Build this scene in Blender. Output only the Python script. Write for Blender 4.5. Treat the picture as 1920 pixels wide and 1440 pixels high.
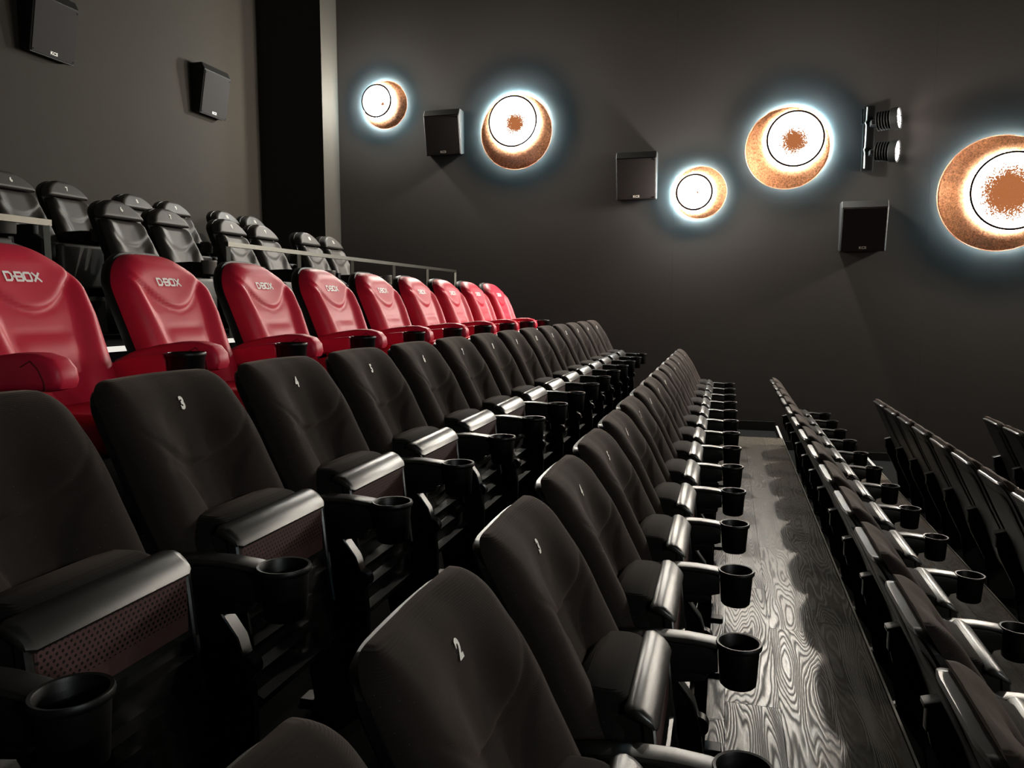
import bpy, bmesh, math, random
from mathutils import Matrix, Vector
for o in list(bpy.data.objects):
    bpy.data.objects.remove(o)
scene = bpy.context.scene
C = scene.collection
random.seed(7)

# ------------------------------------------------------------------ camera, world, exposure
FPX, CXP, CYP, VX, VY = 1442.0, 960.0, 720.0, 1362.4, 569.1
cam_d = bpy.data.cameras.new('camera')
cam = bpy.data.objects.new('camera', cam_d); C.objects.link(cam)
d = Vector(((VX-CXP)/FPX, (CYP-VY)/FPX, -1)).normalized()
th = math.atan((CYP-VY)/FPX)
up = Vector((0, math.cos(th), math.sin(th))); up = (up-d*up.dot(d)).normalized()
xr = d.cross(up)
M = Matrix((xr, d, up)).to_4x4()
M.translation = Vector((0, 0, 1.5))
cam.matrix_world = M
cam_d.sensor_fit = 'HORIZONTAL'; cam_d.sensor_width = 36; cam_d.lens = 36*FPX/1920
cam_d.clip_start = .02
scene.camera = cam
w = bpy.data.worlds.new('world'); scene.world = w; w.use_nodes = True
w.node_tree.nodes['Background'].inputs[0].default_value = (.9, .85, .8, 1)
w.node_tree.nodes['Background'].inputs[1].default_value = 0.0
vs = scene.view_settings
vs.view_transform = 'Standard'; vs.look = 'None'; vs.exposure = 0.0; vs.gamma = 1; vs.use_curve_mapping = False
EM_FACE, EM_RING, EM_HALO, EM_SPOT = 4.0, 420.0, 750.0, 60.0
LAMP_L = 200.0  # radiance of the lamps' own light
OPP_L = 70.0  # fill lamps added on the opposite wall, outside the picture

# ------------------------------------------------------------------ materials
def nmat(name):
    m = bpy.data.materials.new(name); m.use_nodes = True
    nt = m.node_tree
    return m, nt, nt.nodes['Principled BSDF']
def nd(nt, t, **kw):
    n = nt.nodes.new(t)
    for k, v in kw.items(): setattr(n, k, v)
    return n
def setv(n, **kw):
    for k, v in kw.items(): n.inputs[k.replace('_', ' ')].default_value = v
def basic(name, col, rough=.5, metal=0.0, spec=.5, noise=None, bump=0.0, bscale=200, sheen=0):
    m, nt, b = nmat(name)
    setv(b, Base_Color=(*col, 1), Roughness=rough, Metallic=metal)
    b.inputs['Specular IOR Level'].default_value = spec
    if sheen:
        b.inputs['Sheen Weight'].default_value = sheen
        b.inputs['Sheen Roughness'].default_value = .35
        b.inputs['Sheen Tint'].default_value = (.9, .75, .62, 1)
    tc = nd(nt, 'ShaderNodeTexCoord')
    if noise:
        n = nd(nt, 'ShaderNodeTexNoise'); setv(n, Scale=noise[0], Detail=4.0)
        nt.links.new(tc.outputs['Object'], n.inputs['Vector'])
        mx = nd(nt, 'ShaderNodeMixRGB', blend_type='MULTIPLY'); mx.inputs[0].default_value = 1
        r = nd(nt, 'ShaderNodeMapRange'); setv(r, To_Min=1-noise[1], To_Max=1+noise[1])
        nt.links.new(n.outputs[0], r.inputs[0]); mx.inputs[1].default_value = (*col, 1)
        nt.links.new(r.outputs[0], mx.inputs[2]); nt.links.new(mx.outputs[0], b.inputs['Base Color'])
    if bump:
        n2 = nd(nt, 'ShaderNodeTexNoise'); setv(n2, Scale=bscale, Detail=3.0)
        nt.links.new(tc.outputs['Object'], n2.inputs['Vector'])
        bp = nd(nt, 'ShaderNodeBump'); setv(bp, Strength=bump, Distance=.002)
        nt.links.new(n2.outputs[0], bp.inputs['Height']); nt.links.new(bp.outputs[0], b.inputs['Normal'])
    return m
def fabric(name, col, sheen):
    m, nt, b = nmat(name)
    setv(b, Base_Color=(*col, 1), Roughness=.9)
    b.inputs['Specular IOR Level'].default_value = .15
    b.inputs['Sheen Weight'].default_value = sheen; b.inputs['Sheen Roughness'].default_value = .4
    b.inputs['Sheen Tint'].default_value = (1, .76, .64, 1)
    tc = nd(nt, 'ShaderNodeTexCoord')
    wv = nd(nt, 'ShaderNodeTexWave', bands_direction='Z'); setv(wv, Scale=95.0, Distortion=.6, Detail=1.0)
    nt.links.new(tc.outputs['Object'], wv.inputs['Vector'])
    bp = nd(nt, 'ShaderNodeBump'); setv(bp, Strength=.35, Distance=.0012)
    nt.links.new(wv.outputs['Fac'], bp.inputs['Height']); nt.links.new(bp.outputs[0], b.inputs['Normal'])
    ns = nd(nt, 'ShaderNodeTexNoise'); setv(ns, Scale=9.0, Detail=6.0, Roughness=.7)
    nt.links.new(tc.outputs['Object'], ns.inputs['Vector'])
    sp = nd(nt, 'ShaderNodeTexVoronoi'); setv(sp, Scale=60.0)
    nt.links.new(tc.outputs['Object'], sp.inputs['Vector'])
    lt = nd(nt, 'ShaderNodeMath', operation='LESS_THAN'); lt.inputs[1].default_value = .045   # lint specks
    nt.links.new(sp.outputs['Distance'], lt.inputs[0])
    cr = nd(nt, 'ShaderNodeMapRange'); setv(cr, To_Min=.75, To_Max=1.35)
    nt.links.new(ns.outputs[0], cr.inputs[0])
    mx = nd(nt, 'ShaderNodeMixRGB', blend_type='MULTIPLY'); mx.inputs[0].default_value = 1
    mx.inputs[1].default_value = (*col, 1); nt.links.new(cr.outputs[0], mx.inputs[2])
    mx2 = nd(nt, 'ShaderNodeMixRGB'); nt.links.new(lt.outputs[0], mx2.inputs[0])
    nt.links.new(mx.outputs[0], mx2.inputs[1]); mx2.inputs[2].default_value = (.10, .09, .08, 1)
    nt.links.new(mx2.outputs[0], b.inputs['Base Color'])
    return m
def perforated(name):
    m, nt, b = nmat(name)
    setv(b, Roughness=.45)
    tc = nd(nt, 'ShaderNodeTexCoord'); sx = nd(nt, 'ShaderNodeSeparateXYZ')
    nt.links.new(tc.outputs['Object'], sx.inputs[0])
    S = .0125
    def mth(op, a, bb=None):
        n = nd(nt, 'ShaderNodeMath', operation=op)
        for i, v in enumerate((a, bb)):
            if v is None: continue
            if isinstance(v, (int, float)): n.inputs[i].default_value = v
            else: nt.links.new(v, n.inputs[i])
        return n.outputs[0]
    rowf = mth('DIVIDE', sx.outputs['Z'], S*.8)
    row = mth('FLOOR', rowf)
    odd = mth('MULTIPLY', mth('MODULO', mth('ADD', row, 1000), 2.0), .5)
    yy = mth('SUBTRACT', mth('FRACT', mth('ADD', mth('ADD', mth('DIVIDE', sx.outputs['Y'], S), 100), odd)), .5)
    zz = mth('MULTIPLY', mth('SUBTRACT', mth('FRACT', rowf), .5), .8)
    dd = mth('SQRT', mth('ADD', mth('MULTIPLY', yy, yy), mth('MULTIPLY', zz, zz)))
    hole = mth('LESS_THAN', dd, .24)
    hole = mth('MULTIPLY', hole, mth('GREATER_THAN', sx.outputs['Z'], .545))
    mx = nd(nt, 'ShaderNodeMixRGB'); nt.links.new(hole, mx.inputs[0])
    mx.inputs[1].default_value = (.075, .036, .034, 1); mx.inputs[2].default_value = (.002, .002, .002, 1)
    nt.links.new(mx.outputs[0], b.inputs['Base Color'])
    return m
def plank_mat():
    m, nt, b = nmat('dark_oak_plank')
    tc = nd(nt, 'ShaderNodeTexCoord'); oi = nd(nt, 'ShaderNodeObjectInfo')
    va = nd(nt, 'ShaderNodeVectorMath', operation='SCALE'); va.inputs[0].default_value = (7.3, 31.0, 3.0)
    nt.links.new(oi.outputs['Random'], va.inputs['Scale'])
    ad = nd(nt, 'ShaderNodeVectorMath', operation='ADD')
    nt.links.new(tc.outputs['Object'], ad.inputs[0]); nt.links.new(va.outputs[0], ad.inputs[1])
    mp = nd(nt, 'ShaderNodeMapping'); mp.inputs['Scale'].default_value = (1, .11, 1)
    nt.links.new(ad.outputs[0], mp.inputs[0])
    # cathedral grain: contour lines of a soft height field stretched along the plank
    n1 = nd(nt, 'ShaderNodeTexNoise'); setv(n1, Scale=7.0, Detail=1.5, Roughness=.45)
    nt.links.new(mp.outputs[0], n1.inputs['Vector'])
    n2 = nd(nt, 'ShaderNodeTexNoise'); setv(n2, Scale=60.0, Detail=3.0)
    nt.links.new(mp.outputs[0], n2.inputs['Vector'])
    a = nd(nt, 'ShaderNodeMath', operation='MULTIPLY_ADD'); a.inputs[1].default_value = 38.0
    nt.links.new(n1.outputs[0], a.inputs[0])
    a2 = nd(nt, 'ShaderNodeMath', operation='MULTIPLY'); a2.inputs[1].default_value = .9
    nt.links.new(n2.outputs[0], a2.inputs[0]); nt.links.new(a2.outputs[0], a.inputs[2])
    fr = nd(nt, 'ShaderNodeMath', operation='PINGPONG'); fr.inputs[1].default_value = .5
    nt.links.new(a.outputs[0], fr.inputs[0])
    rmp = nd(nt, 'ShaderNodeValToRGB')
    e = rmp.color_ramp.elements
    e[0].position = .08; e[0].color = (.014, .011, .008, 1)
    e[1].position = .26; e[1].color = (.085, .069, .051, 1)
    nt.links.new(fr.outputs[0], rmp.inputs[0])
    n3 = nd(nt, 'ShaderNodeTexNoise'); setv(n3, Scale=260.0, Detail=2.0)
    nt.links.new(mp.outputs[0], n3.inputs['Vector'])
    r3 = nd(nt, 'ShaderNodeMapRange'); setv(r3, From_Min=.35, From_Max=.65, To_Min=.68, To_Max=1.2)
    nt.links.new(n3.outputs[0], r3.inputs[0])
    r4 = nd(nt, 'ShaderNodeMapRange'); setv(r4, To_Min=.85, To_Max=1.12)
    nt.links.new(oi.outputs['Random'], r4.inputs[0])
    mm = nd(nt, 'ShaderNodeMath', operation='MULTIPLY')
    nt.links.new(r3.outputs[0], mm.inputs[0]); nt.links.new(r4.outputs[0], mm.inputs[1])
    mx = nd(nt, 'ShaderNodeMixRGB', blend_type='MULTIPLY'); mx.inputs[0].default_value = 1
    nt.links.new(rmp.outputs[0], mx.inputs[1]); nt.links.new(mm.outputs[0], mx.inputs[2])
    nt.links.new(mx.outputs[0], b.inputs['Base Color'])
    rr = nd(nt, 'ShaderNodeMapRange'); setv(rr, From_Max=.3, To_Min=.58, To_Max=.33)
    nt.links.new(fr.outputs[0], rr.inputs[0]); nt.links.new(rr.outputs[0], b.inputs['Roughness'])
    bp = nd(nt, 'ShaderNodeBump'); setv(bp, Strength=.35, Distance=.002)
    nt.links.new(fr.outputs[0], bp.inputs['Height']); nt.links.new(bp.outputs[0], b.inputs['Normal'])
    return m
def emit(name, col, s):
    m = bpy.data.materials.new(name); m.use_nodes = True
    nt = m.node_tree; nt.nodes.clear()
    e = nd(nt, 'ShaderNodeEmission'); e.inputs[0].default_value = (*col, 1); e.inputs[1].default_value = s
    o = nd(nt, 'ShaderNodeOutputMaterial'); nt.links.new(e.outputs[0], o.inputs[0])
    return m
def copper():
    m, nt, b = nmat('copper_leaf')
    tc = nd(nt, 'ShaderNodeTexCoord')
    n = nd(nt, 'ShaderNodeTexNoise'); setv(n, Scale=42.0, Detail=4.0, Roughness=.7, Distortion=1.0)
    nt.links.new(tc.outputs['Object'], n.inputs['Vector'])
    r = nd(nt, 'ShaderNodeValToRGB'); e = r.color_ramp.elements
    e[0].position = .36; e[0].color = (.32, .105, .035, 1); e[1].position = .62; e[1].color = (.95, .40, .18, 1)
    nt.links.new(n.outputs[0], r.inputs[0]); nt.links.new(r.outputs[0], b.inputs['Base Color'])
    setv(b, Roughness=.6, Metallic=.1)
    bp = nd(nt, 'ShaderNodeBump'); setv(bp, Strength=.5, Distance=.004)
    nt.links.new(n.outputs[0], bp.inputs['Height']); nt.links.new(bp.outputs[0], b.inputs['Normal'])
    return m
def lamp_face(core, cx, cz, rs, soft):
    """lit front disc: white glare and dim copper-leaf centre painted as emission"""
    m, nt, b = nmat('painted_lamp_glow')
    tc = nd(nt, 'ShaderNodeTexCoord'); mp = nd(nt, 'ShaderNodeMapping')
    mp.inputs['Location'].default_value = (-cx*rs, 0, -cz*rs)
    nt.links.new(tc.outputs['Object'], mp.inputs[0])
    sx = nd(nt, 'ShaderNodeSeparateXYZ'); nt.links.new(mp.outputs[0], sx.inputs[0])
    cb = nd(nt, 'ShaderNodeCombineXYZ'); nt.links.new(sx.outputs[0], cb.inputs[0]); nt.links.new(sx.outputs[2], cb.inputs[2])
    ln = nd(nt, 'ShaderNodeVectorMath', operation='LENGTH'); nt.links.new(cb.outputs[0], ln.inputs[0])
    n = nd(nt, 'ShaderNodeTexNoise'); setv(n, Scale=85.0 if rs < .4 else 66.0, Detail=2.5, Roughness=.6, Distortion=.6)
    nt.links.new(tc.outputs['Object'], n.inputs['Vector'])
    r = nd(nt, 'ShaderNodeMapRange', clamp=False)   # edge of the white glare: core radius wanders with the noise
    setv(r, From_Min=.36, From_Max=.64, To_Min=core*rs-soft*rs*.05, To_Max=core*rs+soft*rs*.95)
    nt.links.new(n.outputs[0], r.inputs[0])
    df = nd(nt, 'ShaderNodeMath', operation='SUBTRACT'); nt.links.new(ln.outputs['Value'], df.inputs[0]); nt.links.new(r.outputs[0], df.inputs[1])
    fc = nd(nt, 'ShaderNodeMapRange'); setv(fc, From_Min=-.004, From_Max=.02*rs+.003, To_Min=0, To_Max=1)
    nt.links.new(df.outputs[0], fc.inputs[0])
    em = nd(nt, 'ShaderNodeEmission'); em.inputs[0].default_value = (1, .91, .78, 1); em.inputs[1].default_value = EM_FACE
    leaf = nd(nt, 'ShaderNodeEmission'); leaf.inputs[1].default_value = 1.0     # lit tone of the leaf put into emission
    rr = nd(nt, 'ShaderNodeValToRGB'); e = rr.color_ramp.elements
    e[0].position = .3; e[0].color = (.36, .115, .038, 1); e[1].position = .7; e[1].color = (.56, .19, .07, 1)
    n5 = nd(nt, 'ShaderNodeTexNoise'); setv(n5, Scale=160.0, Detail=2.0)
    nt.links.new(tc.outputs['Object'], n5.inputs['Vector']); nt.links.new(n5.outputs[0], rr.inputs[0]); nt.links.new(rr.outputs[0], leaf.inputs[0])
    mix = nd(nt, 'ShaderNodeMixShader')
    nt.links.new(fc.outputs[0], mix.inputs[0]); nt.links.new(leaf.outputs[0], mix.inputs[1]); nt.links.new(em.outputs[0], mix.inputs[2])
    nt.links.new(mix.outputs[0], nt.nodes['Material Output'].inputs[0])
    nt.nodes.remove(b)
    return m

MT = {
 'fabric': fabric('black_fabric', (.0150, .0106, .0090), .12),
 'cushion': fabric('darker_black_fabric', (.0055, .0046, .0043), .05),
 'plastic': basic('black_plastic', (.0042, .0040, .0038), .42, spec=.30, bump=.12, bscale=900),
 'plastic_satin': basic('satin_black_plastic', (.009, .0082, .0074), .33, spec=.95, bump=.15, bscale=900),
 'perf': perforated('perforated_underside'),
 'white': basic('white_print', (.85, .82, .76), .6),
 'red': basic('red_leather', (.62, .016, .048), .45, spec=.4, noise=(14, .08), bump=.25, bscale=500),
 'stitch': basic('red_seam', (.16, .008, .012), .6),
 'leather': basic('black_leather', (.034, .029, .025), .52, spec=.45, bump=.25, bscale=500),
 'metal': basic('brushed_steel', (.115, .108, .094), .45, metal=1.0, bump=.1, bscale=300),
 'alu': basic('aluminium_nosing', (.72, .70, .64), .32, metal=1.0),
 'darkmetal': basic('dark_metal', (.004, .004, .004), .7, spec=.12),
 'wall': basic('dark_plaster', (.034, .0298, .0277), .75, spec=.25, noise=(2.5, .06), bump=.15, bscale=120),
 'wallback': basic('brown_plaster', (.030, .0255, .0205), .8, spec=.2, noise=(2.0, .06), bump=.15, bscale=120),
 'carpet': basic('black_carpet', (.003, .0028, .0026), .95, spec=.1, bump=.6, bscale=400),
 'ceil': basic('black_ceiling', (.012, .012, .012), .9, spec=.1),
 'speaker': basic('speaker_grille', (.021, .018, .018), .75, spec=.2, bump=.5, bscale=700),
 'speakerbox': basic('speaker_cabinet', (.008, .0075, .007), .6, spec=.25),
 'plank': plank_mat(),
 'copper': copper(),
 'copper_rim': basic('copper_rim', (.80, .32, .15), .45, metal=.4),
 'rim': basic('dark_rim', (.0006, .0005, .0007), 1.0, spec=0.0),
 'ring': emit('led_ring', (.72, .90, 1.0), EM_RING),
 'halo': emit('added_halo_glow', (.46, .84, 1.0), EM_HALO),
 'spot': emit('lamp_glass', (1, .88, .82), EM_SPOT),
 'steplight': emit('step_light_strip', (1, .96, .86), .85),
 'greycup': basic('grey_cup', (.16, .145, .13), .4),
}

# ------------------------------------------------------------------ mesh helpers
def fin(bm, name, mat, sharp=40, smooth=True):
    bmesh.ops.recalc_face_normals(bm, faces=bm.faces)
    me = bpy.data.meshes.new(name); bm.to_mesh(me); bm.free()
    if smooth:
        me.shade_smooth(); me.set_sharp_from_angle(angle=math.radians(sharp))
    me.materials.append(mat)
    return me
def BM(): return bmesh.new()
def bevel_all(bm, geom_edges, r, seg):
    bmesh.ops.bevel(bm, geom=geom_edges, offset=r, segments=seg, profile=.5, affect='EDGES', clamp_overlap=True)
def rbox(bm, x0, x1, y0, y1, z0, z1, r=0, seg=2):
    t = bmesh.new()
    bmesh.ops.create_cube(t, size=1)
    for v in t.verts:
        v.co = Vector(((x0+x1)/2+v.co.x*(x1-x0), (y0+y1)/2+v.co.y*(y1-y0), (z0+z1)/2+v.co.z*(z1-z0)))
    if r: bevel_all(t, t.edges[:], r, seg)
    merge(bm, t)
def merge(bm, t):
    me = bpy.data.meshes.new('tmp'); t.to_mesh(me); t.free(); bm.from_mesh(me); bpy.data.meshes.remove(me)
def prism(bm, poly, a, b, r=0, seg=2, axis='y'):
    t = bmesh.new()
    def P(u, v, w): return (u, w, v) if axis == 'y' else ((w, u, v) if axis == 'x' else (u, v, w))
    A = [t.verts.new(P(u, v, a)) for u, v in poly]; B = [t.verts.new(P(u, v, b)) for u, v in poly]
    n = len(poly)
    t.faces.new(A); t.faces.new(B[::-1])
    for i in range(n): t.faces.new((A[i], B[i], B[(i+1) % n], A[(i+1) % n]))
    bmesh.ops.recalc_face_normals(t, faces=t.faces)
    if r:
        ring = [e for e in t.edges if len({0 if v in A else 1 for v in e.verts}) == 1]
        bevel_all(t, ring, r, seg)
    merge(bm, t)
def lathe(bm, prof, n=24, c=(0, 0, 0), axis='z'):
    rings = []
    for r, h in prof:
        ring = []
        for i in range(n):
            a = 2*math.pi*i/n; p = (r*math.cos(a), r*math.sin(a))
            co = (p[0], p[1], h) if axis == 'z' else ((p[0], h, p[1]) if axis == 'y' else (h, p[0], p[1]))
            ring.append(bm.verts.new((c[0]+co[0], c[1]+co[1], c[2]+co[2])))
        rings.append(ring)
    for A, B in zip(rings, rings[1:]):
        for i in range(n): bm.faces.new((A[i], A[(i+1) % n], B[(i+1) % n], B[i]))
    bm.faces.new(rings[0]); bm.faces.new(rings[-1][::-1])
def torus(bm, R, r, n=48, m=8, c=(0, 0, 0), axis='y'):
    rings = []
    for i in range(n):
        a = 2*math.pi*i/n; ring = []
        for j in range(m):
            b = 2*math.pi*j/m; q = R+r*math.cos(b); h = r*math.sin(b)
            co = (q*math.cos(a), h, q*math.sin(a)) if axis == 'y' else (q*math.cos(a), q*math.sin(a), h)
            ring.append(bm.verts.new((c[0]+co[0], c[1]+co[1], c[2]+co[2])))
        rings.append(ring)
    for i in range(n):
        A, B = rings[i], rings[(i+1) % n]
        for j in range(m): bm.faces.new((A[j], A[(j+1) % m], B[(j+1) % m], B[j]))
def bar(bm, p, q, r, n=4, tw=math.pi/4):
    p, q = Vector(p), Vector(q); z = (q-p).normalized()
    x = z.orthogonal().normalized(); y = z.cross(x)
    if abs(z.z) < .9: x = Vector((0, 0, 1)); x = (x-z*x.dot(z)).normalized(); y = z.cross(x)
    A, B = [], []
    for i in range(n):
        a = 2*math.pi*i/n+tw; o = (x*math.cos(a)+y*math.sin(a))*r
        A.append(bm.verts.new(p+o)); B.append(bm.verts.new(q+o))
    for i in range(n): bm.faces.new((A[i], A[(i+1) % n], B[(i+1) % n], B[i]))
    bm.faces.new(A[::-1]); bm.faces.new(B)
def lerp_tab(tab, z):
    if z <= tab[0][0]: return tab[0][1]
    for (a, fa), (b, fb) in zip(tab, tab[1:]):
        if z <= b:
            t = (z-a)/(b-a); t2 = t
            return fa+(fb-fa)*t2
    return tab[-1][1]
def sstep(a, b, x):
    t = max(0, min(1, (x-a)/(b-a))); return t*t*(3-2*t)
def slab(bm, zb, zt, wtab, rt, rb, arch, xf, xb, nu=32, nv=44):
    """closed cushion-like sheet between two height fields x=xf(y,z,e) and x=xb(y,z,e); e is the distance from its outline"""
    def Wd(z):
        W = lerp_tab(wtab, z)
        if z > zt-rt: W -= rt-math.sqrt(max(0, rt*rt-(z-(zt-rt))**2))
        if z < zb+rb: W -= rb-math.sqrt(max(0, rb*rb-((zb+rb)-z)**2))
        return W
    Wm = max(b for a, b in wtab)
    F, B = [], []
    for i in range(nv+1):
        v = i/nv; v = 1-(1-v)**1.35 if v > 0 else 0
        z = zb+(zt-zb)*v; W = Wd(z); fr, br = [], []
        for j in range(nu+1):
            s = 2*j/nu-1; u = math.copysign(1-(1-abs(s))**1.35, s)
            y = u*W; zz = z-arch*(y/Wm)**2*sstep(.4, 1, v)
            zi = z
            e = min(Wd(zi)-abs(y), zt-zi, zi-zb)
            # true-ish distance at the rounded top corners
            if zi > zt-rt and abs(y) > lerp_tab(wtab, zi)-rt:
                e = rt-math.hypot(zi-(zt-rt), abs(y)-(lerp_tab(wtab, zi)-rt))
            e = max(e, 0)
            fr.append(bm.verts.new((xf(y, zz, e), y, zz))); br.append(bm.verts.new((xb(y, zz, e), y, zz)))
        F.append(fr); B.append(br)
    for i in range(nv):
        for j in range(nu):
            bm.faces.new((F[i][j], F[i][j+1], F[i+1][j+1], F[i+1][j]))
            bm.faces.new((B[i][j], B[i+1][j], B[i+1][j+1], B[i][j+1]))
    loop = [(0, j) for j in range(nu)]+[(i, nu) for i in range(nv)]+[(nv, j) for j in range(nu, 0, -1)]+[(i, 0) for i in range(nv, 0, -1)]
    for (a, b), (c_, e_) in zip(loop, loop[1:]+loop[:1]):
        bm.faces.new((F[a][b], B[a][b], B[c_][e_], F[c_][e_]))
def roundoff(e, r, dep=None):
    t = min(e/r, 1); return (dep or r)*(1-math.sqrt(max(0, 1-(1-t)**2)))

# ------------------------------------------------------------------ object helpers
def link(name, me, parent=None, kind=None, label=None):
    o = bpy.data.objects.new(name, me); C.objects.link(o)
    if parent: o.parent = parent
    if kind: o['kind'] = kind
    if label: o['label'] = label
    return o
def thing(name, label, cat, loc=(0, 0, 0), group=None, rotz=0):
    o = bpy.data.objects.new(name, None); C.objects.link(o); o.empty_display_size = .1
    o.location = loc; o.rotation_euler = (0, 0, rotz); o['label'] = label; o['category'] = cat
    if group: o['group'] = group
    return o
def build(root, tree):
    """tree: list of (name, mesh, children, label)"""
    for name, me, kids, lab in tree:
        p = link(name, me, root, label=lab)
        for n2, m2, l2 in kids: link(n2, m2, p, label=l2)
TXT = {}
def text_polys(s, size, bold=.0, sx=1.0):
    k = (s, size, bold, sx)
    if k not in TXT:
        cu = bpy.data.curves.new('t', 'FONT'); cu.body = s; cu.size = size; cu.align_x = 'CENTER'; cu.align_y = 'CENTER'
        cu.offset = bold; cu.resolution_u = 3
        ob = bpy.data.objects.new('t', cu); C.objects.link(ob)
        bpy.context.view_layer.update()
        me = bpy.data.meshes.new_from_object(ob.evaluated_get(bpy.context.evaluated_depsgraph_get()))
        vs_ = [(v.co.x*sx, v.co.y) for v in me.vertices]; fs = [tuple(p.vertices) for p in me.polygons]
        bpy.data.objects.remove(ob); bpy.data.curves.remove(cu); bpy.data.meshes.remove(me)
        TXT[k] = (vs_, fs)
    return TXT[k]
def decal(name, polys, y0, z0, xfun, mat=None):
    """print laid on a surface x=xfun(y,z)"""
    vs_, fs = polys; bm = BM()
    V = [bm.verts.new((xfun(y0+a, z0+b)+.0025, y0+a, z0+b)) for a, b in vs_]
    for f in fs:
        try: bm.faces.new([V[i] for i in f])
        except ValueError: pass
    me = bpy.data.meshes.new(name); bm.to_mesh(me); bm.free(); me.materials.append(mat or MT['white'])
    return me
def strokes(paths, wd, closed):
    vs_, fs = [], []
    for pts, cl in zip(paths, closed):
        n = len(pts)
        base = len(vs_)
        for i in range(n):
            p = Vector(pts[i])
            a = Vector(pts[i-1]) if (cl or i > 0) else None
            b = Vector(pts[(i+1) % n]) if (cl or i < n-1) else None
            d1 = (p-a).normalized() if a is not None else (b-p).normalized()
            d2 = (b-p).normalized() if b is not None else d1
            n1, n2 = Vector((-d1.y, d1.x)), Vector((-d2.y, d2.x))
            m_ = (n1+n2).normalized(); L = wd/2/max(.4, m_.dot(n1))
            vs_ += [tuple(p+m_*L), tuple(p-m_*L)]
        for i in range(n if cl else n-1):
            j = (i+1) % n
            fs.append((base+2*i, base+2*i+1, base+2*j+1, base+2*j))
    return vs_, fs

# ------------------------------------------------------------------ the room
D, XB = 10.4, -6.48
def sbox(name, x0, x1, y0, y1, z0, z1, mat, parent=None):
    bm = BM(); rbox(bm, x0, x1, y0, y1, z0, z1)
    return link(name, fin(bm, name, mat, smooth=False), parent, kind='structure' if not parent else None)
wl = sbox('wall_left', XB-.3, 9.0, D, D+.25, -2.5, 7.2, MT['wall'])
for x0, x1 in ((-5.49, -.7005), (-.6995, 2.2995), (2.3005, 5.2995), (5.3005, 9.0)):     # plaster boards with a hairline joint
    sbox('wall_panel', x0, x1, D-.012, D, -2.4, 7.1, MT['wall'], wl)
sbox('wall_corner', XB, -5.492, 9.927, D, -2.5, 7.2, MT['wallback'])
sbox('wall_back', XB-.25, XB, -2.2, D+.25, -2.5, 7.2, MT['wallback'])
sbox('wall_right', XB-.3, 9.0, -2.45, -2.2, -2.5, 7.2, MT['wall'])
sbox('wall_front', 9.0, 9.25, -2.4, D+.2, -2.5, 7.2, MT['ceil'])
sbox('ceiling', XB-.3, 9.25, -2.4, D+.25, 7.2, 7.4, MT['ceil'])
for x0, x1, zz in ((-1.49, -.31, .29), (-.31, .645, -.02), (.645, 1.635, -.27), (1.635, 2.62, -.36), (2.62, 3.6, -.50)):
    sbox('baseboard_left', x0, x1, D-.03, D-.0121, zz-.12, zz, MT['ceil'])
ROWS = {1: (-.902, .308), 2: (.055, 0.0), 3: (1.034, -.283), 4: (2.02, -.46), 5: (3.01, -.60)}
E5 = (-3.55, -1.49, -.31, .645, 1.635, 2.62, 3.6)
SEATEND = 9.0
sbox('floor', XB, -5.02, -2.2, 9.927, -2.5, 1.52, MT['carpet'])
sbox('floor', -5.02, E5[0], -2.2, D, -2.5, 1.24, MT['carpet'])
sbox('floor', E5[0], E5[1], -2.2, D, -2.5, .62, MT['carpet'])
sbox('floor', E5[1], E5[2], -2.2, SEATEND, -2.5, .308, MT['carpet'])
f2 = sbox('floor', E5[2], E5[3], -2.2, SEATEND, -2.5, -.012, MT['carpet'])
f3 = sbox('floor', E5[3], E5[4], -2.2, SEATEND, -2.5, -.295, MT['carpet'])
sbox('floor', E5[4], E5[5], -2.2, D, -2.5, -.46, MT['carpet'])
sbox('floor', E5[5], E5[6], -2.2, D, -2.5, -.60, MT['carpet'])
sbox('floor', E5[6], 9.0, -2.2, D, -2.5, -.72, MT['carpet'])
# steps of the side aisle beyond the seats
sbox('floor', E5[1], E5[2], SEATEND, D, -2.5, .17, MT['carpet'])
sbox('floor', E5[2], E5[3], SEATEND, D, -2.5, -.14, MT['carpet'])
sbox('floor', E5[3], E5[4], SEATEND, D, -2.5, -.38, MT['carpet'])
bm = BM(); rbox(bm, 8.80, 8.86, .2, 8.2, -.2, 4.2, .01, 1)
scr = link('screen_sheet', fin(bm, 'screen_sheet', basic('white_screen', (.85, .85, .83), .9)), thing('cinema_screen', 'large white projection screen outside the picture on the front wall', 'screen', (0, 0, 0)))
# planks
def planks(parent, x0, x1, ztop, wd=.2, L=1.25, y0=-1.0, y1=SEATEND):
    cache = {}
    n = round((x1-x0)/wd)
    for i in range(n):
        xa = x0+i*wd; y = y0-(.37*((i*3) % 5)) % L
        while y < y1:
            a, b = max(y, y0), min(y+L, y1)
            key = round(b-a, 3)
            if b-a > .05:
                if key not in cache:
                    bm = BM(); rbox(bm, -wd/2+.0003, wd/2-.0003, -(b-a)/2+.0003, (b-a)/2-.0003, -.012, 0, .0006, 1)
                    cache[key] = fin(bm, 'plank', MT['plank'])
                o = link('plank', cache[key], parent); o.location = (xa+wd/2, (a+b)/2, ztop)
            y += L
planks(f2, -.165, .635, 0.0)
planks(f3, 1.025, 1.625, -.283)
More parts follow.
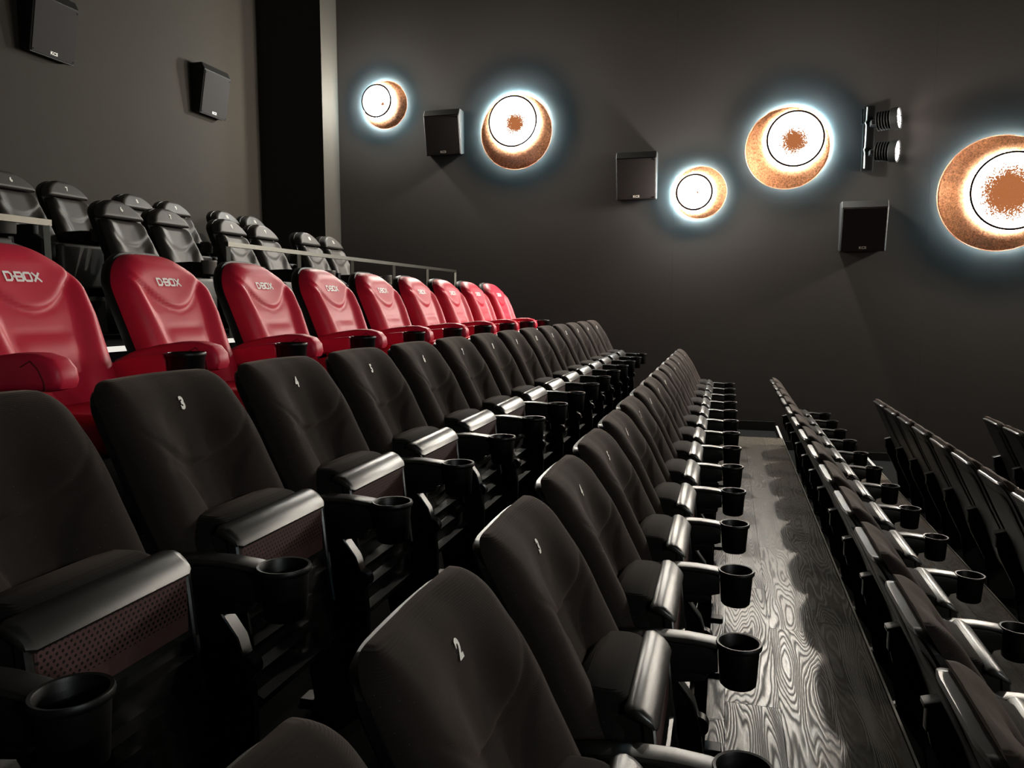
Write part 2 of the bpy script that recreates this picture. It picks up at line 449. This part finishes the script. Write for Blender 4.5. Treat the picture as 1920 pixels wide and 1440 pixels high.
# aluminium nosings on the step edges
def nosing(x, z, y0, y1, name, wd=.022, mat='alu'):
    bm = BM(); prism(bm, [(x-wd, z+.0015), (x+.003, z+.0015), (x+.003, z-.03), (x, z-.03), (x, z-.0015), (x-wd, z-.0015)], y0, y1)
    return link(name, fin(bm, name, MT[mat], smooth=False), kind='structure')
nosing(E5[3], 0.0, -1.0, 9.0, 'trim_1', .006)
nosing(E5[4], -.283, -1.0, 9.0, 'trim_2', .006)
nosing(E5[0], 1.24, -1.0, 10.0, 'trim_3', .022, 'steplight')
nosing(-5.02, 1.52, -1.0, 5.05, 'trim_4', .022, 'steplight')
nosing(E5[3], 0.0, 9.05, 9.9, 'trim_5', .02, 'steplight')
nosing(E5[4], -.283, 9.05, 9.9, 'trim_6', .02, 'steplight')

# ------------------------------------------------------------------ folding cinema seat (faces +x, cup centre at x=0, origin on the floor)
X0TAB = [(.20, -.155), (.36, -.195), (.54, -.262), (.65, -.318), (.76, -.373), (.87, -.424), (.94, -.462), (1.0, -.498)]
PW = [(.30, .215), (.5, .236), (.7, .241), (.9, .238), (1.0, .226)]
def relief(y, z):
    ay = abs(y)
    fe = 1-sstep(.10, .175, ay); fc = 1-sstep(.185, .22, ay)
    d = .058*sstep(.03, .185, ay)*(1-.70*sstep(.80, .98, z))-.030*(1-.75*sstep(.80, .98, z))
    s = z-(.785+2.7*y*y)
    d += fe*.011*sstep(-.006, .012, s)*(1-sstep(.0, .12, s)*.8)-fc*.004*math.exp(-((s+.005)/.006)**2)
    if z < .84:
        wb = lerp_tab([(.36, .055), (.50, .055), (.62, .056), (.68, .064), (.72, .078), (.76, .104), (.79, .138), (.81, .172), (.84, .24)], z)
        q = ay-wb
        d += fe*.008*sstep(-.006, .012, q)-fc*.004*math.exp(-((q+.005)/.006)**2)
    return d
def padfront(y, z): return lerp_tab(X0TAB, z)+relief(y, z)
def seat_parts():
    P = {}
    bm = BM()
    slab(bm, .34, 1.011, PW, .056, .05, .008, lambda y, z, e: padfront(y, z)-roundoff(e, .065, .046), lambda y, z, e: lerp_tab(X0TAB, z)-.050, 56, 84)
    P['pad'] = fin(bm, 'back_cushion', MT['fabric'], 60)
    bm = BM()
    SW = [(a, b+.005) for a, b in PW]
    slab(bm, .27, .991, SW, .060, .06, .008, lambda y, z, e: lerp_tab(X0TAB, z)-.046,
         lambda y, z, e: lerp_tab(X0TAB, z)-.075-.016*sstep(0, .12, .24-abs(y))+roundoff(e, .009), 24, 30)
    P['shell'] = fin(bm, 'back_shell', MT['plastic_satin'], 35)
    P['shell'].materials.clear(); P['shell'].materials.append(MT['plastic']); P['shell'].materials.append(MT['plastic_satin'])
    for f in P['shell'].polygons:      # upward faces get a paler, shinier black: top highlight put into the material
        f.material_index = 1 if f.normal.z > .5 else 0
    bm = BM()   # raised panel on the rear of the shell
    slab(bm, .30, .93, [(.3, .195), (.9, .185)], .05, .05, .0, lambda y, z, e: lerp_tab(X0TAB, z)-.080,
         lambda y, z, e: lerp_tab(X0TAB, z)-.0925+roundoff(e, .006), 10, 16)
    P['rearpanel'] = fin(bm, 'rear_panel', MT['plastic'], 35)
    # folded-up seat: cushion behind, shell in front
    bm = BM(); rbox(bm, -.350, -.205, -.205, .205, .27, .668, .060, 6)
    for v in bm.verts:
        if v.co.z > .5: v.co.z += .030*(1-(v.co.y/.21)**2)*(1-((v.co.x+.28)/.13)**2)
        if v.co.x < -.29: v.co.x -= .045*(1-(v.co.y/.21)**2)
        v.co.x = max(v.co.x, lerp_tab(X0TAB, v.co.z)-.030)
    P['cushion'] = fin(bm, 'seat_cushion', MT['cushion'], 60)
    bm = BM()
    body = [(-.262, .640), (-.235, .655), (-.195, .655), (-.176, .632), (-.176, .512), (-.160, .500), (-.176, .492),
            (-.176, .466), (-.155, .456), (-.170, .448), (-.170, .402), (-.144, .392), (-.160, .384), (-.158, .342),
            (-.132, .331), (-.148, .322), (-.145, .278), (-.120, .268), (-.140, .258), (-.150, .225), (-.175, .215), (-.200, .36), (-.245, .55)]
    prism(bm, body, -.196, .196, .004, 1)
    P['pan'] = fin(bm, 'seat_shell', MT['plastic_satin'], 30)
    bm = BM()
    lip = [(-.238, .664), (-.228, .675), (-.214, .677), (-.197, .670), (-.181, .657), (-.168, .641), (-.164, .631), (-.168, .625), (-.182, .632), (-.205, .646), (-.232, .652)]
    # the lip sweeps back at its two ends
    t = bmesh.new(); ys = [-.204, -.200, -.185, 0, .185, .200, .204]; ks = [.45, .8, 1, 1, 1, .8, .45]
    L = []
    cxl, czl = -.200, .655
    for yy, k in zip(ys, ks): L.append([t.verts.new((cxl+(u-cxl)*k, yy, czl+(v-czl)*k)) for u, v in lip])
    n = len(lip)
    for A, B in zip(L, L[1:]):
        for i in range(n): t.faces.new((A[i], A[(i+1) % n], B[(i+1) % n], B[i]))
    t.faces.new(L[0]); t.faces.new(L[-1][::-1]); merge(bm, t)
    for s in (-1, 1):   # side returns of the lip down the edge of the shell
        prism(bm, [(-.200, .655), (-.172, .64), (-.158, .50), (-.138, .36), (-.150, .35), (-.185, .50)], s*.193-.008, s*.193+.008, .004, 1)
    P['lip'] = fin(bm, 'seat_front_edge', MT['plastic_satin'], 40)
    bm = BM(); rbox(bm, -.180, -.1690, -.184, .184, .506, .628, .003, 1)
    P['perf'] = fin(bm, 'perforated_panel', MT['perf'], 30)
    # armrest on the far side
    ya = .28
    bm = BM()
    prism(bm, [(-.42, .575), (-.30, .608), (-.18, .621), (-.10, .620), (-.0525, .612), (-.050, .553), (-.075, .545), (-.16, .538), (-.30, .520), (-.42, .50)], ya-.024, ya+.024, .005, 2)
    prism(bm, [(-.38, .53), (-.14, .545), (-.075, .540), (-.085, .522), (-.16, .510), (-.38, .48)], ya-.020, ya+.020, .005, 2)
    P['arm'] = fin(bm, 'armrest', MT['plastic'], 40)
    bm = BM()
    top = [(-.43, .590), (-.36, .612), (-.28, .628), (-.20, .636), (-.13, .637), (-.07, .632), (-.0525, .629)]
    prism(bm, top+[(u, v-.014) for u, v in top[::-1]], ya-.029, ya+.029, .005, 2)
    P['armcap'] = fin(bm, 'armrest_cap', MT['plastic_satin'], 40)
    bm = BM()
    lathe(bm, [(.006, .517), (.040, .517), (.046, .523), (.0525, .617), (.0575, .620), (.059, .627), (.0565, .633), (.051, .632), (.0485, .626), (.042, .535), (.004, .532)], 32, (0, ya, 0))
    P['cup'] = fin(bm, 'cup_holder', MT['plastic'], 50)
    bm = BM()
    prism(bm, [(-.42, .53), (-.165, .53), (-.115, .46), (-.088, .37), (-.080, .30), (-.085, .012), (-.26, .012), (-.30, .25), (-.40, .45)], ya-.014, ya+.014, .004, 1)
    rbox(bm, -.30, -.03, ya-.03, ya+.03, 0, .014, .003, 1)
    lathe(bm, [(.004, -.018), (.024, -.018), (.027, -.015), (.027, .015), (.024, .018), (.004, .018)], 20, (-.096, ya, .395), 'y')
    P['leg'] = fin(bm, 'leg', MT['plastic'], 40)
    bm = BM()
    prism(bm, [(-.168, .527), (-.158, .530), (-.108, .463), (-.081, .372), (-.090, .368), (-.118, .458)], ya-.019, ya+.019, .003, 1)
    P['strut'] = fin(bm, 'leg_trim', MT['plastic_satin'], 40)
    return P
SP = seat_parts()
NUM = {}
def number_mesh(n):
    if n not in NUM: NUM[n] = decal('seat_number', text_polys(str(n), .043, .0022, .80), 0, .932, padfront)
    return NUM[n]
def cinema_seat(x, y, z, label, num=None, group=None):
    t = thing('cinema_chair', label, 'chair', (x, y, z), group)
    build(t, [('back_cushion', SP['pad'], [('seat_number', number_mesh(num), 'white printed seat number')] if num else [], None),
              ('back_shell', SP['shell'], [('rear_panel', SP['rearpanel'], None)], None),
              ('seat_cushion', SP['cushion'], [], None),
              ('seat_shell', SP['pan'], [('perforated_panel', SP['perf'], 'brown panel drilled with small holes'), ('seat_front_edge', SP['lip'], None)], None),
              ('armrest', SP['arm'], [('armrest_cap', SP['armcap'], None), ('cup_holder', SP['cup'], None)], None),
              ('leg', SP['leg'], [('leg_trim', SP['strut'], None)], None)])
NW = 'zero one two three four five six seven eight nine ten eleven twelve thirteen fourteen fifteen'.split()
ORD = ['last', 'second', 'third', 'fourth', 'fifth', 'sixth', 'seventh', 'eighth', 'ninth', 'tenth', 'eleventh', 'twelfth', 'thirteenth', 'fourteenth', 'fifteenth']
def from_end(k): return 'at the far wall end' if k == 0 else ORD[k]+' from the far wall end'
X, Z = ROWS[1]
for i in range(1, 16):
    cinema_seat(X, 1.135+.56*(i-2), Z, f'black fabric folding seat numbered {NW[i]}, row directly before the red seats', i, 'black seats before the red row')
X, Z = ROWS[2]
for i in range(1, 16):
    cinema_seat(X, 1.15+.56*(i-2), Z, f'black fabric folding seat numbered {NW[i]}, row beside the wood plank walkway', i, 'black seats beside the plank walkway')
X, Z = ROWS[3]
for k in range(13):
    cinema_seat(X, 3.308+.56*(9-k), Z, f'black folding seat seen from behind across the planks, {from_end(k)}', 15-k, 'first row seen from behind')
X, Z = ROWS[4]
for k in range(11):
    cinema_seat(X, 8.21-.56*k, Z, f'black folding seat in second row seen from behind, {from_end(k)}', 15-k, 'second row seen from behind')
X, Z = ROWS[5]
for k in range(7):
    cinema_seat(X, 8.22-.56*k, Z, f'black folding seat in lowest row at picture edge, {from_end(k)}', 15-k, 'lowest row seen from behind')

# ------------------------------------------------------------------ red motion seats
RX = [(.30, -.20), (.45, -.245), (.64, -.325), (.80, -.385), (.945, -.450), (1.07, -.515)]
RW = [(.40, .255), (.6, .275), (.8, .285), (.95, .280), (1.07, .26)]
def rrelief(y, z):
    ay = abs(y)
    wb = lerp_tab([(.40, .125), (.55, .135), (.65, .155), (.8, .185), (.95, .205), (1.07, .21)], z)
    d = .042*sstep(wb-.03, wb+.045, ay)*(1-.85*sstep(.90, 1.04, z))-.012*(1-sstep(.92, 1.05, z))
    fe = 1-sstep(.20, .245, ay)
    s = z-(.815+3.2*y*y)
    d += fe*(.015*sstep(-.003, .026, s)*(1-sstep(.0, .15, s)*.7)-.006*math.exp(-((s+.003)/.008)**2))
    d -= .005*math.exp(-((z-.735)/.010)**2)*(1-sstep(.09, .14, ay))
    d += .008*math.exp(-((z-.685)/.035)**2)*(1-sstep(.09, .15, ay))
    return d
def rfront(y, z): return lerp_tab(RX, z)+rrelief(y, z)
bm = BM()
slab(bm, .36, 1.075, RW, .175, .04, .020, lambda y, z, e: rfront(y, z)-roundoff(e, .085, .078), lambda y, z, e: lerp_tab(RX, z)-.095, 40, 56)
R_PAD = fin(bm, 'back_cushion', MT['red'], 60)
bm = BM()
slab(bm, .30, 1.085, [(a, b+.008) for a, b in RW], .18, .05, .020, lambda y, z, e: lerp_tab(RX, z)-.088, lambda y, z, e: lerp_tab(RX, z)-.165+roundoff(e, .06), 24, 30)
R_SHELL = fin(bm, 'back_shell', MT['plastic'], 40)
wS = .27
def off(pts, dx): return [(a+dx, b) for a, b in pts]
Dl = [(0, 0), (.68, 0), (.92, .22), (.92, .78), (.68, 1), (0, 1)]
Bl1 = [(0, 0), (.82, 0), (.95, .13), (.95, .40), (.85, .5), (0, .5)]
Bl2 = [(0, .5), (.85, .5), (.92, .6), (.92, .87), (.80, 1), (0, 1)]
Ol = [(.12, 0), (.83, 0), (.95, .15), (.95, .85), (.83, 1), (.12, 1), (0, .85), (0, .15)]
paths = [Dl, [(1.12, .5), (1.34, .5)], off(Bl1, 1.5), off(Bl2, 1.5), off(Ol, 2.72), [(3.95, -.08), (5.0, 1.08)], [(3.95, 1.08), (5.0, -.08)]]
lv, lf = strokes(paths, wS, [1, 0, 1, 1, 1, 0, 0])
lh = .030
lv = [((a-2.5)*lh, (b-.5)*lh) for a, b in lv]
R_LOGO = decal('logo', (lv, lf), 0, .945, rfront, basic('logo_thread', (1.0, .93, .90), .45))
bm = BM(); rbox(bm, -.36, .10, -.235, .235, .33, .47, .045, 4)
R_SEAT = fin(bm, 'seat_cushion', MT['red'], 60)
# plain roll arm on the near side
def arm_poly(top, bot): return top+bot[::-1]
yr, yc = -.338, .316
bm = BM()
prism(bm, [(-.44, .605), (-.34, .645), (-.22, .672), (-.10, .688), (-.02, .688), (.045, .672), (.075, .640), (.082, .60), (.07, .575), (.02, .565), (-.10, .565), (-.26, .55), (-.44, .50)], yr-.050, yr+.050, .026, 4)
R_ROLL = fin(bm, 'armrest', MT['red'], 50)
bm = BM()
path = [(-.30, .668), (-.20, .692), (-.10, .6915), (-.02, .6915), (.030, .660), (.050, .62), (.052, .575)]
for s in (-1, 1):
    for (a, b), (c_, e_) in zip([(-.06, .645), (-.02, .665), (.010, .640), (.030, .60)], [(-.02, .665), (.010, .640), (.030, .60), (.034, .572)]):
        bar(bm, (a, yr+s*.0505, b), (c_, yr+s*.0505, e_), .0022, 5)
R_SEAM = fin(bm, 'seam', MT['stitch'])
# arm with the cup holder on the far side
bm = BM()
prism(bm, [(-.44, .575), (-.30, .615), (-.18, .640), (-.085, .648), (-.070, .640), (-.070, .575), (-.10, .562), (-.24, .548), (-.44, .50)], yc-.040, yc+.040, .012, 3)
R_CARM = fin(bm, 'cup_armrest', MT['red'], 50)
bm = BM(); prism(bm, [(-.42, .49), (-.10, .55), (-.055, .545), (-.055, .53), (-.10, .50), (-.30, .36), (-.42, .36)], yc-.034, yc+.034, .010, 2)
R_CLOW = fin(bm, 'arm_side_panel', MT['red'], 50)
bm = BM()
lathe(bm, [(.006, .522), (.058, .522), (.064, .528), (.070, .632), (.0745, .636), (.0755, .648), (.0725, .651), (.069, .649), (.066, .640), (.058, .54), (.004, .536)], 36, (0, yc, 0))
R_CUP = fin(bm, 'cup_holder', MT['plastic'], 50)
bm = BM(); rbox(bm, -.34, .06, -.29, .30, .07, .34, .03, 2); rbox(bm, -.40, .0, -.20, .20, 0, .08, .01, 1)
R_BASE = fin(bm, 'motion_base', MT['plastic'], 40)
for i in range(9):
    nm = ['nearest the camera', 'second from the camera', 'third from the camera', 'fourth from the camera', 'fifth along the row', 'fourth from the far end', 'third from the far end', 'second from the far end', 'at the far end'][i]
    t = thing('red_motion_chair', f'red leather seat with white headrest logo, {nm}', 'chair', (-2.084, 2.306+.785*i, .655), 'red leather seats')
    build(t, [('back_cushion', R_PAD, [('logo', R_LOGO, 'white embroidered letters')], None), ('back_shell', R_SHELL, [], 'black plastic back shell'),
              ('seat_cushion', R_SEAT, [], None), ('armrest', R_ROLL, [('seam', R_SEAM, None)], None),
              ('cup_armrest', R_CARM, [('arm_side_panel', R_CLOW, None), ('cup_holder', R_CUP, 'black plastic cup holder')], None), ('motion_base', R_BASE, [], 'black base box')])

# ------------------------------------------------------------------ black leather recliners on the top platform
VXT = [(.30, -.18), (.45, -.225), (.60, -.30), (.80, -.395), (.93, -.455), (1.08, -.53)]
VW = [(.40, .240), (.6, .240), (.8, .218), (.93, .198)]
def vrel(y, z):
    ay = abs(y)
    fe = 1-sstep(.165, .21, ay)
    d = .034*sstep(.08, .20, ay)-.016
    s = z-(.715+3.0*y*y)
    d += fe*(.012*sstep(-.004, .03, s)-.005*math.exp(-((s+.004)/.010)**2))
    if z < .80:
        wb = lerp_tab([(.36, .07), (.50, .075), (.60, .085), (.66, .105), (.72, .14), (.78, .20), (.80, .25)], z)
        q = ay-wb
        d += fe*.014*sstep(-.004, .03, q)*(1-sstep(.03, .11, q))
    return d
def vfront(y, z): return lerp_tab(VXT, z)+vrel(y, z)
bm = BM()
slab(bm, .36, .925, VW, .05, .04, .0, lambda y, z, e: vfront(y, z)-roundoff(e, .04), lambda y, z, e: lerp_tab(VXT, z)-.07, 32, 40)
V_PAD = fin(bm, 'back_cushion', MT['leather'], 60)
def vhead(y, z): return lerp_tab(VXT, z)+.022
bm = BM()
slab(bm, .935, 1.085, [(.935, .225), (.96, .220), (.985, .207), (1.01, .186), (1.035, .155), (1.055, .120), (1.07, .08), (1.08, .05)], .006, .006, .0, lambda y, z, e: vhead(y, z)-roundoff(e, .03), lambda y, z, e: lerp_tab(VXT, z)-.075, 28, 20)
V_HEAD = fin(bm, 'headrest', MT['leather'], 60)
bm = BM()
slab(bm, .25, 1.086, [(.40, .246), (.6, .247), (.85, .24), (.94, .232), (.965, .226), (.99, .212), (1.015, .190), (1.04, .157), (1.06, .121), (1.075, .085), (1.086, .05)], .006, .05, .0, lambda y, z, e: lerp_tab(VXT, z)-.065, lambda y, z, e: lerp_tab(VXT, z)-.15+roundoff(e, .05), 24, 30)
V_SHELL = fin(bm, 'back_shell', MT['plastic'], 40)
bm = BM(); rbox(bm, -.36, .16, -.22, .22, .33, .47, .05, 4)
V_SEAT = fin(bm, 'seat_cushion', MT['leather'], 60)
bm = BM(); rbox(bm, .165, .24, -.22, .22, .10, .46, .03, 3)
V_FOOT = fin(bm, 'footrest', MT['leather'], 60)
def vip_arm(ya):
    bm = BM()
    prism(bm, [(-.40, .56), (-.25, .60), (-.05, .605), (.06, .60), (.06, .53), (.14, .48), (.14, .04), (-.38, .04)], ya-.031, ya+.031, .012, 2)
    return fin(bm, 'armrest', MT['plastic'], 50)
V_ARM = {s: vip_arm(s) for s in (-.285, .285)}
bm = BM()
lathe(bm, [(.006, .50), (.052, .50), (.056, .51), (.060, .595), (.064, .60), (.062, .612), (.056, .612), (.05, .60), (.045, .52), (.004, .52)], 24, (.115, .285, 0))
V_CUP = fin(bm, 'cup_holder', MT['greycup'], 50)
VNUM = {}
def vip_num(n):
    if n not in VNUM: VNUM[n] = decal('seat_number', text_polys(str(n), .052, .0022, .9), 0, 1.012, vhead)
    return VNUM[n]
bm = BM(); rbox(bm, -.10, .02, -.340, -.3351, .24, .36, .004, 1)
V_PLATE = fin(bm, 'row_plate', MT['darkmetal'])
def rowdigit():
    vs_, fs = text_polys('2', .075, .003, .85)
    bm = BM(); V = [bm.verts.new((-.04+a, -.3415, .29+b)) for a, b in vs_]
    for f in fs: bm.faces.new([V[i] for i in f])
    me = bpy.data.meshes.new('row_number'); bm.to_mesh(me); bm.free(); me.materials.append(MT['white']); return me
V_DIG = rowdigit()
def recliner(x, y, z, n, row, first):
    t = thing('recliner', f'black leather recliner numbered {NW[n]} on its headrest, {row}', 'chair', (x, y, z), 'black leather recliners')
    tree = [('back_cushion', V_PAD, [], None), ('headrest', V_HEAD, [('seat_number', vip_num(n), 'white printed seat number')], None), ('back_shell', V_SHELL, [], None),
            ('seat_cushion', V_SEAT, [], None), ('footrest', V_FOOT, [], None), ('armrest', V_ARM[.285], [('cup_holder', V_CUP, 'grey cup holder')], None)]
    if first: tree.append(('armrest', V_ARM[-.285], [('row_plate', V_PLATE, None), ('row_number', V_DIG, 'white row digit')] if n == 6 and 'front' in row else [], None))
    build(t, tree)
for n, y in zip((4, 5, 6, 7, 8, 9, 10, 11), (3.79, 4.36, 5.23, 5.80, 6.67, 7.245, 8.14, 8.71)):
    if n >= 6: recliner(-4.24, y, 1.24, n, 'front row behind the handrail', n % 2 == 0)
    recliner(-5.33, y-.01, 1.52, n, 'rear row against the wall', n % 2 == 0)

# ------------------------------------------------------------------ handrails
def handrail(y0, y1, posts, label, zb=1.24):
    t = thing('handrail', label, 'railing', (-3.6, y0, zb), 'steel handrails')
    L = y1-y0
    bm = BM(); bar(bm, (0, -.02, .70), (0, L+.02, .70), .024); link('top_rail', fin(bm, 'top_rail', MT['metal'], smooth=False), t)
    bm = BM(); bar(bm, (0, 0, .372), (0, L, .372), .012); link('middle_rail', fin(bm, 'middle_rail', MT['metal'], smooth=False), t)
    bm = BM(); bar(bm, (0, 0, 0), (0, 0, .685), .022); rbox(bm, -.05, .05, -.05, .05, 0, .008)
    pm = fin(bm, 'post', MT['metal'], smooth=False)
    for p in posts:
        o = link('post', pm, t); o.location = (0, p-y0, 0)
handrail(5.04, 10.04, (5.04, 6.03, 7.02, 8.02, 9.02, 10.04), 'long steel handrail with six posts behind the red seats')
handrail(1.4, 3.44, (1.4, 2.42, 3.44), 'steel handrail ending in a square corner behind the nearest red seat')

# ------------------------------------------------------------------ speakers
prof = [(0, .03), (.12, .0), (.215, .52), (.175, .60), (0, .60)]
def speaker_meshes(wd):
    bm = BM(); prism(bm, [(-a, b) for a, b in prof], -wd/2, wd/2, .006, 1, axis='x'); cab = fin(bm, 'cabinet', MT['speakerbox'], 20)
    # grille plate lies on the sloping front
    a, b = Vector((-.12, 0)), Vector((-.215, .52)); u = (b-a).normalized(); nn = Vector((-u.y, u.x))
    if nn.x > 0: nn = -nn
    p = a+u*.012; q = b-u*.012
    bm = BM(); prism(bm, [tuple(p), tuple(q), tuple(q+nn*.010), tuple(p+nn*.010)], -wd/2+.012, wd/2-.012, .003, 1, axis='x'); gr = fin(bm, 'grille', MT['speaker'], 20)
    vs_, fs = text_polys('KCS', .040, .0016, 1.15); bm = BM()
    V = [bm.verts.new((x, *(a+u*(.045+y)+nn*.012))) for x, y in vs_]
    for f in fs: bm.faces.new([V[i] for i in f])
    bg = bpy.data.meshes.new('badge'); bm.to_mesh(bg); bm.free(); bg.materials.append(MT['white'])
    bm = BM()
    for sx in (-1, 1):
        for tt in (.03, .49):
            c = a+u*tt+nn*.010
            bar(bm, (sx*(wd/2-.03), c.x, c.y), (sx*(wd/2-.03), c.x+nn.x*.004, c.y+nn.y*.004), .008, 8)
    sc = fin(bm, 'screws', MT['darkmetal'])
    return cab, gr, bg, sc
SPK = speaker_meshes(.52)
def speaker(loc, rotz, label):
    t = thing('wall_speaker', label, 'speaker', loc, 'wall speakers', rotz)
    c = link('cabinet', SPK[0], t); g = link('grille', SPK[1], t)
    link('badge', SPK[2], g, label='small white maker lettering'); link('screws', SPK[3], g)
speaker((-3.83, D-.013, 3.54), 0, 'dark square wall speaker between the two lamps nearest the corner pillar')
speaker((-1.17, D-.013, 2.84), 0, 'dark square wall speaker left of the small low lamp')
speaker((1.57, D-.013, 2.13), 0, 'dark square wall speaker under the twin emergency spotlights')
speaker((XB+.001, 8.70, 3.86), math.pi/2, 'dark wall speaker with a cast shadow on the brown rear wall')
speaker((XB+.001, 6.27, 3.86), math.pi/2, 'dark wall speaker high on the rear wall, cut by the picture top')

# ------------------------------------------------------------------ copper disc wall lamps
LAMPS = [(-4.728, 4.291, .335, -.096, .043, .05, .10, .44, -.23, 'small copper disc lamp nearest the corner pillar'),
         (-2.811, 3.809, .500, -.026, .125, .26, .26, .10, -.10, 'medium copper disc lamp between the pillar and the middle speaker'),
         (-.370, 2.913, .335, -.067, -.002, .02, .08, .20, -.03, 'small copper disc lamp right of the middle speaker'),
         (.671, 3.415, .500, .084, .093, .30, .30, -.04, -.09, 'medium copper disc lamp beside the emergency spotlights'),
         (3.038, 2.777, .667, .104, .016, .46, .34, -.10, -.04, 'largest copper disc lamp, cut by the picture edge'),
         (5.60, 3.300, .500, .05, .05, .30, .30, 0, 0, 'copper disc fill lamp added on the same wall beyond the picture edge'),  # unseen lamp added to brighten the seat fronts
         (-5.2, 3.000, .667, .10, .02, .46, .34, 0, 0, 'copper disc fill lamp added on the opposite wall outside the picture, higher one'),  # this and the next: unseen lamps added as fill for the lamp wall
         (-7.2, 2.500, .500, .05, .05, .30, .30, 0, 0, 'copper disc fill lamp added on the opposite wall outside the picture, lower one')]
for (x, z, R, ox, oz, core, soft, ccx, ccz, lab) in LAMPS:
    opp = 'opposite' in lab
    t = thing('disc_wall_lamp', lab, 'lamp', (x, D-.013, z), 'copper disc wall lamps')
    if opp: t.location = (-x, -2.199, z); t.rotation_euler = (0, 0, math.pi)
    rs = R*.655
    bm = BM(); lathe(bm, [(.01, -.052), (R-.006, -.050), (R-.002, -.048), (R-.002, -.044), (R-.006, -.042), (.01, -.042)], 72, axis='y')
    big = link('copper_disc', fin(bm, 'copper_disc', MT['copper'], 50), t)
    bm = BM(); torus(bm, R-.003, .005, 72, 8, (0, -.047, 0)); link('disc_rim', fin(bm, 'disc_rim', MT['copper_rim'], 60), big)
    bm = BM(); lathe(bm, [(.01, -.001), (.07, -.001), (.07, -.042), (.01, -.042)], 24, axis='y'); link('wall_mount', fin(bm, 'wall_mount', MT['darkmetal'], 50), t)
    # glowing ring added between disc and wall to make a cool halo
    bm = BM(); torus(bm, R*.90, .005, 64, 6, (ox*.55, -.022, oz*.55)); link('added_halo_ring', fin(bm, 'added_halo_ring', MT['halo'], 60), t)
    # front disc: glow-painted face with rim, LED ring behind it
    bm = BM(); lathe(bm, [(.004, -.006), (rs-.004, -.006), (rs-.002, .0), (rs-.004, .004), (.004, .004)], 64, axis='y')
    fd = link('front_disc', fin(bm, 'front_disc', lamp_face(core, ccx, ccz, rs, soft), 50), t, label='small disc lit white around a copper centre, glow painted in')
    fd.location = (ox, -.135, oz)
    bm = BM(); torus(bm, rs, .012, 72, 8, (0, -.002, 0)); link('front_rim', fin(bm, 'front_rim', MT['rim'], 60), fd)
    ld = bpy.data.lights.new('lamp_light', 'POINT'); ld.shadow_soft_size = .05; ld.color = (1, .91, .78)
    ld.energy = (OPP_L if opp else LAMP_L)*4*math.pi*math.pi*rs*rs*(1-(core+soft*.4)**2)*.55
    lo = bpy.data.objects.new('lamp_light', ld); C.objects.link(lo); lo.parent = fd; lo.location = (0, -.065, 0)
    bm = BM(); torus(bm, rs*.97, .006, 72, 6, (0, .060, 0)); link('led_ring', fin(bm, 'led_ring', MT['ring'], 60), fd)
    bm = BM(); lathe(bm, [(.004, .004), (.03, .004), (.03, .084), (.004, .084)], 16, axis='y'); link('stem', fin(bm, 'stem', MT['darkmetal'], 50), fd)

# ------------------------------------------------------------------ twin emergency spotlights
t = thing('emergency_light', 'twin round emergency spotlights on a black wall bracket with a cable', 'lamp', (1.56, D-.013, 3.10))
bm = BM(); rbox(bm, -.03, .10, -.035, 0, .0, .76, .004, 1); rbox(bm, -.05, .0, -.02, 0, .56, .74, .004, 1); br = link('bracket', fin(bm, 'bracket', MT['darkmetal']), t)
bm = BM()
cp = [(.0, .03), (.0, .22), (-.012, .25), (.0, .28), (.004, .54), (-.01, .57), (.004, .60), (.006, .75)]
for (a, b), (c_, e_) in zip(cp, cp[1:]): bar(bm, (a, -.045, b), (c_, -.045, e_), .007, 8)
link('cable', fin(bm, 'cable', MT['alu'], 60), t, label='thin pale cable')
def spot_meshes():
    bm = BM()
    pr = [(.01, .0), (.07, .0)]
    for k in range(5): pr += [(.11, .01+.03*k), (.11, .02+.03*k), (.095, .024+.03*k), (.095, .036+.03*k)]
    pr += [(.125, .17), (.13, .25), (.118, .252), (.112, .232), (.01, .232)]
    lathe(bm, pr, 28, axis='x'); h = fin(bm, 'housing', MT['darkmetal'], 35)
    bm = BM(); lathe(bm, [(.004, .233), (.108, .233), (.108, .238), (.004, .238)], 28, axis='x'); g = fin(bm, 'lens', MT['spot'], 35)
    bm = BM()
    for zz in (-.036, .036): rbox(bm, .239, .246, -.103, .103, zz-.005, zz+.005)
    torus_bm = BM(); gr = fin(bm, 'lens_bars', MT['darkmetal'], 35); torus_bm.free()
    return h, g, gr
SM = spot_meshes()
for zz, tilt in ((.545, -.05), (.20, .08)):
    h = link('spotlight', SM[0], t); h.location = (.10, -.15, zz); h.rotation_euler = (0, tilt, -.42)
    link('lens', SM[1], h, label='glowing round lens'); link('lens_bars', SM[2], h)
    bm = BM(); rbox(bm, .04, .16, -.15, -.01, zz-.03, zz+.03, .005, 1); link('knuckle', fin(bm, 'knuckle', MT['darkmetal']), t)
